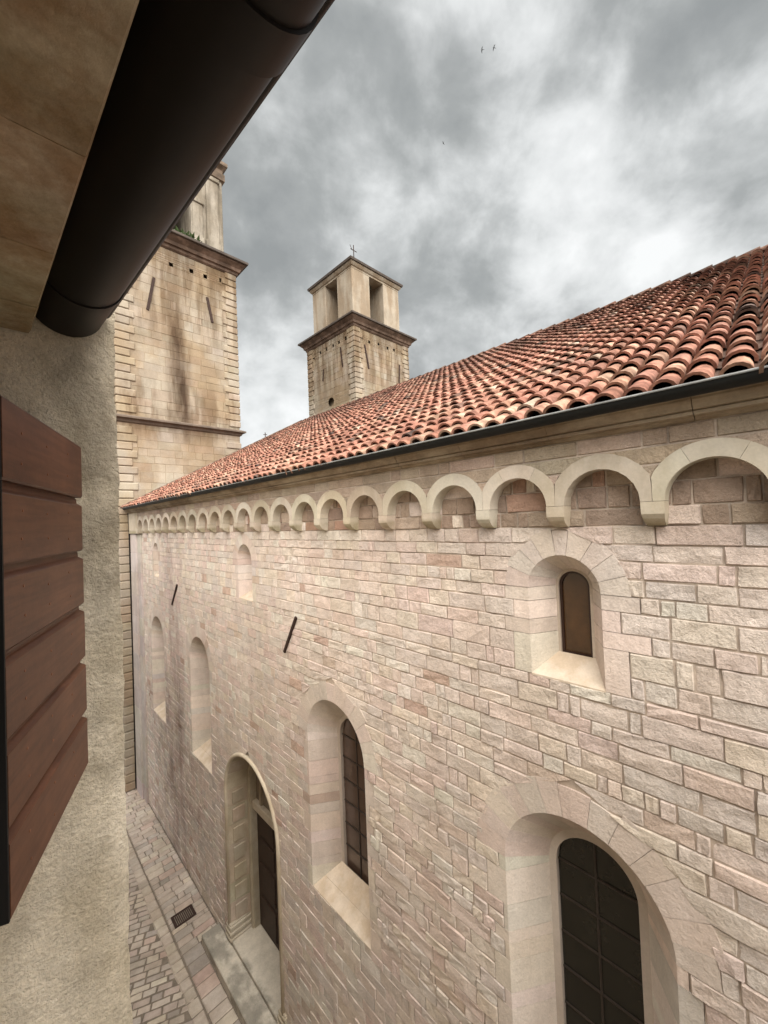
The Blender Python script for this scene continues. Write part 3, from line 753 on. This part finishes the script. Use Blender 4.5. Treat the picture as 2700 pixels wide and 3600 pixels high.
        mb = MB(); rings = [[(cx_-b-o_, cy_-b-o_, z), (cx_+b+o_, cy_-b-o_, z), (cx_+b+o_, cy_+b+o_, z), (cx_-b-o_, cy_+b+o_, z)] for o_, z in ((.0, 15.55), (.10, 15.6), (.10, 15.9), (.02, 15.95), (.04, 16.1), (.14, 16.2), (.20, 16.25), (.20, 16.40), (.1, 16.5), (-.6, 16.9))]
        mb.loft(rings); mb.build('belfry_cornice', M['towercornice'], t)
    else:
        for sx_ in (-1, 1):
            for sy_ in (-1, 1):
                xa, xb = sorted((cx_+sx_*b, cx_+sx_*.59)); ya, yb = sorted((cy_+sy_*b, cy_+sy_*.59))
                mb = MB(); mb.box(xa, xb, ya, yb, 11.85, 14.97, None, .02); mb.build('belfry_pier', M['belfry'], t)
        mb = MB(); rings = [[(cx_-b-o_, cy_-b-o_, z), (cx_+b+o_, cy_-b-o_, z), (cx_+b+o_, cy_+b+o_, z), (cx_-b-o_, cy_+b+o_, z)] for o_, z in ((0, 14.972), (.0, 15.08), (.06, 15.10), (.14, 15.22), (.14, 15.30))]
        mb.loft(rings); mb.build('belfry_cornice', M['belfry'], t)
        mb = MB(); e_ = b+.22
        rings = [[(cx_-q_, cy_-q_, z), (cx_+q_, cy_-q_, z), (cx_+q_, cy_+q_, z), (cx_-q_, cy_+q_, z)] for q_, z in ((e_, 15.302), (e_+.02, 15.43), (1.3, 16.25), (.04, 17.42))]
        mb.loft(rings); rf = mb.build('pyramid_roof', M['slate'], t)
        mb = MB(); mb.tube([(cx_, cy_, 17.38), (cx_, cy_, 18.25)], .03, 6); mb.tube([(cx_-.26, cy_-.0, 17.9), (cx_+.26, cy_, 17.9)], .026, 6); mb.tube([(cx_-.3, cy_, 18.15), (cx_-.12, cy_, 17.86)], .018, 6); mb.build('cross', M['iron'], rf)
        prof_b = [(.05, 14.75), (.34, 14.7), (.46, 14.4), (.54, 13.8), (.70, 13.35), (.74, 13.25), (.02, 13.3)]
        mb = MB(); mb.loft([[(cx_+r_*math.cos(2*math.pi*k/16), cy_+r_*math.sin(2*math.pi*k/16), z) for k in range(16)] for r_, z in prof_b][::-1])
        mb.tube([(cx_-1.4, cy_, 14.6), (cx_+1.4, cy_, 14.6)], .14, 8); mb.tube([(cx_, cy_-1.4, 14.78), (cx_, cy_+1.4, 14.78)], .14, 8); mb.build('bell', M['bronze'], t)
    return t
t1 = tower(3.19, 'broad near bell tower rising behind the gutter, dark streak down its face', True)
t2 = tower(14.77, 'smaller-looking far bell tower with pyramid roof and cross above the tiled ridge', False)
E_ = (0, -1, 0)
anchor(t1, (4.52, 16.9, 9.83), (4.27, 16.9, 8.47), .10, E_); anchor(t1, (6.54, 16.9, 9.80), (6.73, 16.9, 8.78), .10, E_)
anchor(t2, (15.55, 16.9, 10.35), (15.82, 16.9, 9.0), .10, E_); anchor(t2, (18.5, 16.9, 9.9), (18.4, 16.9, 8.5), .09, E_)
anchor(t2, (14.77, 18.15, 10.4), (14.77, 18.0, 9.2), .08); anchor(t2, (14.77, 19.9, 9.6), (14.77, 20.0, 8.9), .08)

# weeds on the near tower's cornice
def weeds(x0, x1, y0, z, n_, label):
    mb = MB(); random.seed(3)
    for _ in range(n_):
        p = Vector((rnd(x0, x1), y0+rnd(0, .5), z)); a = rnd(0, 6.28); h_ = rnd(.1, .34)
        d = Vector((math.cos(a)*.3, math.sin(a)*.3, 1)).normalized()*h_; s_ = Vector((-math.sin(a), math.cos(a), 0))*rnd(.03, .07)
        m_ = p+d*.55; tip = p+d+Vector((math.cos(a), math.sin(a), -.3))*h_*.35
        mb.add([p, m_-s_, tip, m_+s_], [(0, 1, 2), (0, 2, 3)])
    tag(mb.build('weed_tuft', M['leaf']), label, 'plant')
weeds(4.6, 6.3, 16.62, 11.90, 170, 'green weeds growing on the cornice of the near bell tower')
random.seed(11)

# ------------------------------------------------------------------ street paving
pv = MB(); pv.add([(.2, 3.2, GZ-.016), (3.62, 3.2, GZ-.016), (3.62, 17.0, GZ-.016), (.2, 17.0, GZ-.016)], [(0, 1, 2, 3)])
pave = tag(pv.build('pavement', M['joint']), kind='structure')
gf = ground_fr(GZ)
PG = [((.44, .38, .325), 5), ((.41, .345, .295), 4), ((.39, .345, .30), 3), ((.48, .42, .345), 3), ((.43, .335, .285), 1.0), ((.33, .29, .255), 1.5)]
PK = [((.46, .40, .33), 4), ((.42, .365, .305), 3), ((.48, .42, .345), 2)]
GRATE = (2.86, 3.33, 10.40, 10.76)
pieces = []
# band of setts along the wall
y = 3.4
while y < 16.85:
    d = rnd(.15, .24) if y > 9.6 else rnd(.24, .34)
    xe = 3.585 if y > 9.62 else 3.165
    for yb_ in (GRATE[2], GRATE[3]):
        if y < yb_-.02 < y+d+.08: d = yb_-y
    ingr = GRATE[2]-.01 < y+d/2 < GRATE[3]+.01
    for xs_, xe_ in (((2.77, GRATE[0]), (GRATE[1], xe)) if ingr else ((2.77, xe),)):
        x = xs_
        while x < xe_-.03:
            w_ = min(rnd(.16, .42) if y > 9.6 else .5, xe_-x)
            if xe_-x-w_ < .1: w_ = xe_-x
            pieces.append(('paving_stone', (x, x+w_, x+rnd(-.01, .01), x+w_+rnd(-.01, .01), y, y+d), pick(PG), y))
            x += w_
    y += d
y = 3.4
while y < 16.85:
    d = rnd(.2, .34); o_ = .0008*(y-10)**2*0
    xl = 2.52+.018*(13-y)*(1 if y < 13 else 0)
    pieces.append(('kerb_stone', (2.50+rnd(0, .03), 2.755, 2.50+rnd(0, .03), 2.755, y, y+d), pick(PK), y)); y += d    # kerb row
# herring-like slanted cobbles
cobs = []
ang = R(-24); ca, sa = math.cos(ang), math.sin(ang)
fr_s = Frame(lambda a, b, n: (1.4+ca*a-sa*b, 9.5+sa*a+ca*b, GZ-.006+n))
b = -6.5
while b < 9.0:
    h_ = rnd(.125, .17); a = -2.4+rnd(0, .3)
    while a < 4.2:
        w_ = rnd(.2, .36); xm, ym = 1.4+ca*(a+w_/2)-sa*(b+h_/2), 9.5+sa*(a+w_/2)+ca*(b+h_/2)
        lim = 2.56
        if .3 < xm < lim and 3.4 < ym < 16.7:
            cobs.append((('cobble', (a, a+w_, a+rnd(-.02, .02), a+w_+rnd(-.02, .02), b, b+h_), pick(PG), ym), xm > .19*ym and ym > 7.0))
        a += w_
    b += h_
vis = [p for p in pieces if p[3] > 6.8 or p[0] != 'cobble']
more = MB()
for nm_, q, t, ym in pieces:
    mb = MB()
    if stone(mb, gf, q, gap=.007 if nm_ == 'kerb_stone' else rnd(.002, .005), bev=.020, back=.022, proud=.010 if nm_ == 'kerb_stone' else .0, relief=.009, nu=3, nv=2, tint=t, warp=.006):
        if ym > 6.8: mb.build(nm_, M['pave'], pave)
        else: more.add(mb.v, mb.f, t)
n_c = 0
for (nm_, q, t, ym), v_ in sorted(cobs, key=lambda c_: c_[0][3]):
    mb = MB()
    if stone(mb, fr_s, q, gap=rnd(.002, .006), bev=.024, back=.024, proud=.0, relief=.009, nu=3, nv=2, tint=t, warp=.008):
        if v_ and n_c < 300: mb.build(nm_, M['pave'], pave); n_c += 1
        else: more.add(mb.v, mb.f, t)
tag(more.build('cobbles_beyond', M['pave'], pave), kind='stuff')
# drain grate
gr = empty('drain_grate', ((GRATE[0]+GRATE[1])/2, (GRATE[2]+GRATE[3])/2, GZ)); tag(gr, 'dark slotted iron drain grate set in the paving by the wall', 'drain')
mb = MB(); x0, x1, y0, y1 = GRATE
for a in ((x0, x0+.03, y0, y1), (x1-.03, x1, y0, y1), (x0+.03, x1-.03, y0, y0+.03), (x0+.03, x1-.03, y1-.03, y1)): mb.box(a[0], a[1], a[2], a[3], GZ-.03, GZ+.004)
mb.build('frame', M['iron'], gr)
for i in range(11):
    x = x0+.045+i*(x1-x0-.09)/10; mb = MB(); mb.box(x-.009, x+.009, y0+.03, y1-.03, GZ-.025, GZ); mb.build('bar', M['iron'], gr)

# ------------------------------------------------------------------ neighbouring stucco house that juts into the street
nb = empty('stucco_house', (-2.5, 8, GZ)); tag(nb, 'rough beige stucco house corner jutting out beyond the brown shutter', 'house')
mb = MB(); XE, YS = .330, 1.75
random.seed(5)
nx, nz = 26, 150; zt, zbm = 1.1, -3.2
v = []; f = []
for j in range(nz+1):
    z = zbm+(zt-zbm)*j/nz; wob = .003*math.sin(z*9)+.002*math.sin(z*31+1)
    for i in range(nx+1):
        u = i/nx; x = -.55+(XE+.55)*u
        rr = rnd(-.0035, .0035)
        if i == nx: v.append((x+wob+rnd(-.0025, .0025), YS+.012, z))
        else: v.append((x+(wob if i > nx-3 else 0), YS+rr, z))
for j in range(nz):
    f += [(j*(nx+1)+i, j*(nx+1)+i+1, (j+1)*(nx+1)+i+1, (j+1)*(nx+1)+i) for i in range(nx)]
mb.add(v, f)
mb.box(-6, XE-.006, YS+.012, 14.5, GZ, 1.1); mb.box(-6, XE-.006, YS, YS+.012, GZ, zbm)
mb.build('wall', M['stucco'], nb, True)
mb = MB(); mb.prism_y([(-6.1, 1.1), (.34, 1.1), (.34, 1.16), (-2.8, 1.7), (-6.1, 1.16)], YS-.02, 14.6); mb.build('roof', M['pan'], nb)

# ------------------------------------------------------------------ the photographer's house: wall, eaves slabs, gutter, shutter
hs = empty('house', (-2, -2, GZ)); tag(hs, 'plastered house with stone eaves slabs overhead at the left edge', 'house')
mb = MB(); XH = -.10
mb.box(-5, XH, -7, YS-.004, GZ, -.76); mb.box(-5, XH, -7, YS-.004, .30, .80); mb.box(-.5, XH, 1.01, YS-.004, -.76, .30); mb.box(-5, XH, -7, -.45, -.76, .30)
mb.build('wall', M['plaster'], hs)
mb = MB(); mb.prism_y([(-5, .80), (.16, .80), (.16, .86), (-2.6, 1.5), (-5, .86)], -7, YS-.005); mb.build('roof', M['pan'], hs)
ed = [1.745, 1.53, 1.21, .853, .47, .05, -.4, -.9, -1.5]
for a, b in zip(ed[:-1], ed[1:]):
    mb = MB(); xa = .085+(1.745-a)*.042; xb = .085+(1.745-b)*.042
    z = .672+rnd(-.002, .002)
    p0 = [(-.6, a-.002), (xa, a-.002), (xb, b+.002), (-.6, b+.002)]
    mb.loft([[(x, y, z) for x, y in p0], [(x+(.006 if k in (1, 2) else 0), y, z+.012) for k, (x, y) in enumerate(p0)], [(x+(.006 if k in (1, 2) else 0), y, .798) for k, (x, y) in enumerate(p0)]], jit((.50, .41, .30), .07, .03))
    mb.build('eaves_slab', M['soffit'], hs)
    if b > -1.2:
        mb = MB(); mb.box(-.6, xb-.006, b-.006, b+.006, .6745, .70, jit((.50, .43, .31), .1)); mb.build('mortar_joint', M['soffit'], hs)
# gutter
ga = math.atan2(.066, 1.27)
def gpt(s, dx, z):          # s metres back from the far end along the slightly skewed eaves
    return (.187+s*math.sin(ga)+dx, 1.735-s*math.cos(ga), z)
def halfpipe(mb, s0, s1, r_, t=.004, zc=.795):
    A = [math.pi*i/18 for i in range(19)]
    ro = lambda s: [gpt(s, -r_*math.cos(a), zc-r_*math.sin(a)) for a in A]+[gpt(s, -(r_-t)*math.cos(a), zc+.0005-(r_-t)*math.sin(a)) for a in A[::-1]]
    mb.loft([ro(s0), ro(s1)])
mb = MB(); halfpipe(mb, .0, 3.2, .104)
g2 = mb.build('gutter', M['brown_metal'], hs, True, 30)
mb = MB(); A = [math.pi*i/18 for i in range(19)]
mb.add([gpt(.001, -.1035*math.cos(a), .795-.1035*math.sin(a)) for a in A], [tuple(range(19))]); mb.build('end_cap', M['brown_metal'], g2)
mb = MB(); halfpipe(mb, .235, .262, .1085, .006); mb.build('joint_band', M['brown_metal'], g2, True, 30)
mb = MB(); halfpipe(mb, .0, .235, .1065, .004); mb.build('end_piece', M['brown_metal'], g2, True, 30)
mb = MB(); halfpipe(mb, 1.19, 1.27, .110, .007); mb.build('joint_collar', M['brown_metal'], g2, True, 30)
mb = MB(); mb.tube([gpt(.0, .114, .803), gpt(3.2, .114, .803)], .0135, 10); mb.build('gutter_bead', M['brown_metal'], g2, True)

# shutter, hinged on the window jamb and swung out
sh = empty('shutter', (.010, 1.054, -.725), hs)
A_, B_ = Vector((.010, 1.052, 0)), Vector((.199, 1.570, 0)); d = (B_-A_).normalized(); nrm = Vector((d.y, -d.x, 0)); Wd = (B_-A_).length
def sp_(u, n, z): return A_+d*u+nrm*n+Vector((0, 0, z))
ZB0, ZB1 = -.725, .274; nb_ = 6; bh = (ZB1-ZB0)/nb_
for i in range(nb_):
    z0 = ZB0+i*bh; z1 = z0+bh; c_ = .016; e_ = rnd(-.0015, .0015)
    prof_s = [(-.018, z0+.001), (0+e_-.004, z0+.001), (0+e_, z0+.006), (0+e_, z1-.026), (-.002+e_, z1-.0235), (-.0145, z1-.016), (-.0165, z1-.012), (-.018, z1-.001)]
    if i == nb_-1: prof_s = [(-.018, z0+.001), (e_-.004, z0+.001), (e_, z0+.006), (e_, z1-.006), (e_-.005, z1), (-.018, z1)]
    rings = []
    for u, sh_ in ((0, .0), (.004, 0), (Wd-.012, 0), (Wd-.004, .004), (Wd, .010)):
        zm_ = (z0+z1)/2
        rings.append([sp_(u, n-sh_*.5 if n > -.017 else n, zm_+(z-zm_)*(1-sh_*1.6)) for n, z in prof_s])
    mb = MB(); mb.loft(rings); mb.build('board', M['shutter'], sh)
    for u in (.09, .24, .40):
        for zz in (z0+bh*.28, z0+bh*.66):
            mb = MB(); p = sp_(u+rnd(-.006, .006), e_, zz+rnd(-.008, .008)); mb.tube([p-nrm*.002, p+nrm*.0012], .003, 8); mb.build('nail', M['nail'], sh)
mb = MB(); mb.loft([[sp_(u, n, z) for u, n in ((.0, -.0185), (Wd-.012, -.0185), (Wd-.012, -.045), (.0, -.045))] for z in (ZB0+.004, ZB1-.002)]); mb.build('back_frame', M['shutter'], sh)
mb = MB(); mb.loft([[sp_(u, n, z) for u, n in ((-.006, -.001), (-.0005, -.001), (-.0005, -.05), (-.006, -.05))] for z in (ZB0+.002, ZB1-.001)]); mb.build('edge_shade_strip', M['edgeshade'], sh)  # thin strip added over the near end to carry its painted shade

# ------------------------------------------------------------------ birds and a mast beyond the ridge
def pix(x, y, dist):
    v = fw*1387.3+rt*(x-1350)+up*(1800-y); return v.normalized()*dist
def bird(x, y, dist, heading, bank, label):
    c = pix(x, y, dist); s = .15
    body = [(-1.0, 0, .0), (-.5, 0, .1), (0, 0, .12), (.5, 0, .08), (.95, 0, .03)]; rad = [.03, .12, .17, .12, .04]
    mb = MB(); rings = []
    for (px, py, pz_), r_ in zip(body, rad): rings.append([(px, r_*math.cos(2*math.pi*k/8), pz_+r_*.8*math.sin(2*math.pi*k/8)) for k in range(8)])
    mb.loft(rings)
    for s_ in (-1, 1):
        mb.loft([[(.35, s_*.08, .16), (-.2, s_*.08, .16), (-.2, s_*.08, .10), (.35, s_*.08, .10)], [(.40, s_*.75, .42), (-.12, s_*.75, .42), (-.12, s_*.75, .39), (.40, s_*.75, .39)], [(-.05, s_*1.55, .30), (-.25, s_*1.55, .30), (-.25, s_*1.55, .285), (-.05, s_*1.55, .285)]])
    mb.loft([[(-.85, -.05, .03), (-.85, .05, .03), (-.85, .05, -.01), (-.85, -.05, -.01)], [(-1.4, -.16, .02), (-1.4, .16, .02), (-1.4, .16, .0), (-1.4, -.16, .0)]])
    rot = Matrix.Rotation(heading, 3, 'Z') @ Matrix.Rotation(bank, 3, 'X')
    mb.v = [tuple(c+rot @ (Vector(p)*s)) for p in mb.v]
    tag(mb.build('bird', M['bird']), label, 'bird', 'birds in the cloudy sky')
bird(1695, 175, 62, 2.3, .7, 'tiny dark bird in the sky, left one of the upper pair')
bird(1737, 168, 62, 2.6, .5, 'tiny dark bird in the sky, right one of the upper pair')
bird(1558, 503, 70, 1.2, 1.0, 'single tiny dark bird flying below the pair, above the far tower')
ms = MB(); p = pix(933, 1545, 60); ms.tube([p-Vector((0, 0, 2.5)), p+Vector((0, 0, 1.0))], .06, 6); ms.tube([p+Vector((-.25, .1, .7)), p+Vector((.25, -.1, .7))], .045, 6)
tag(ms.build('roof_mast', M['iron']), 'thin dark mast standing behind the tiled ridge beside the near tower', 'mast')
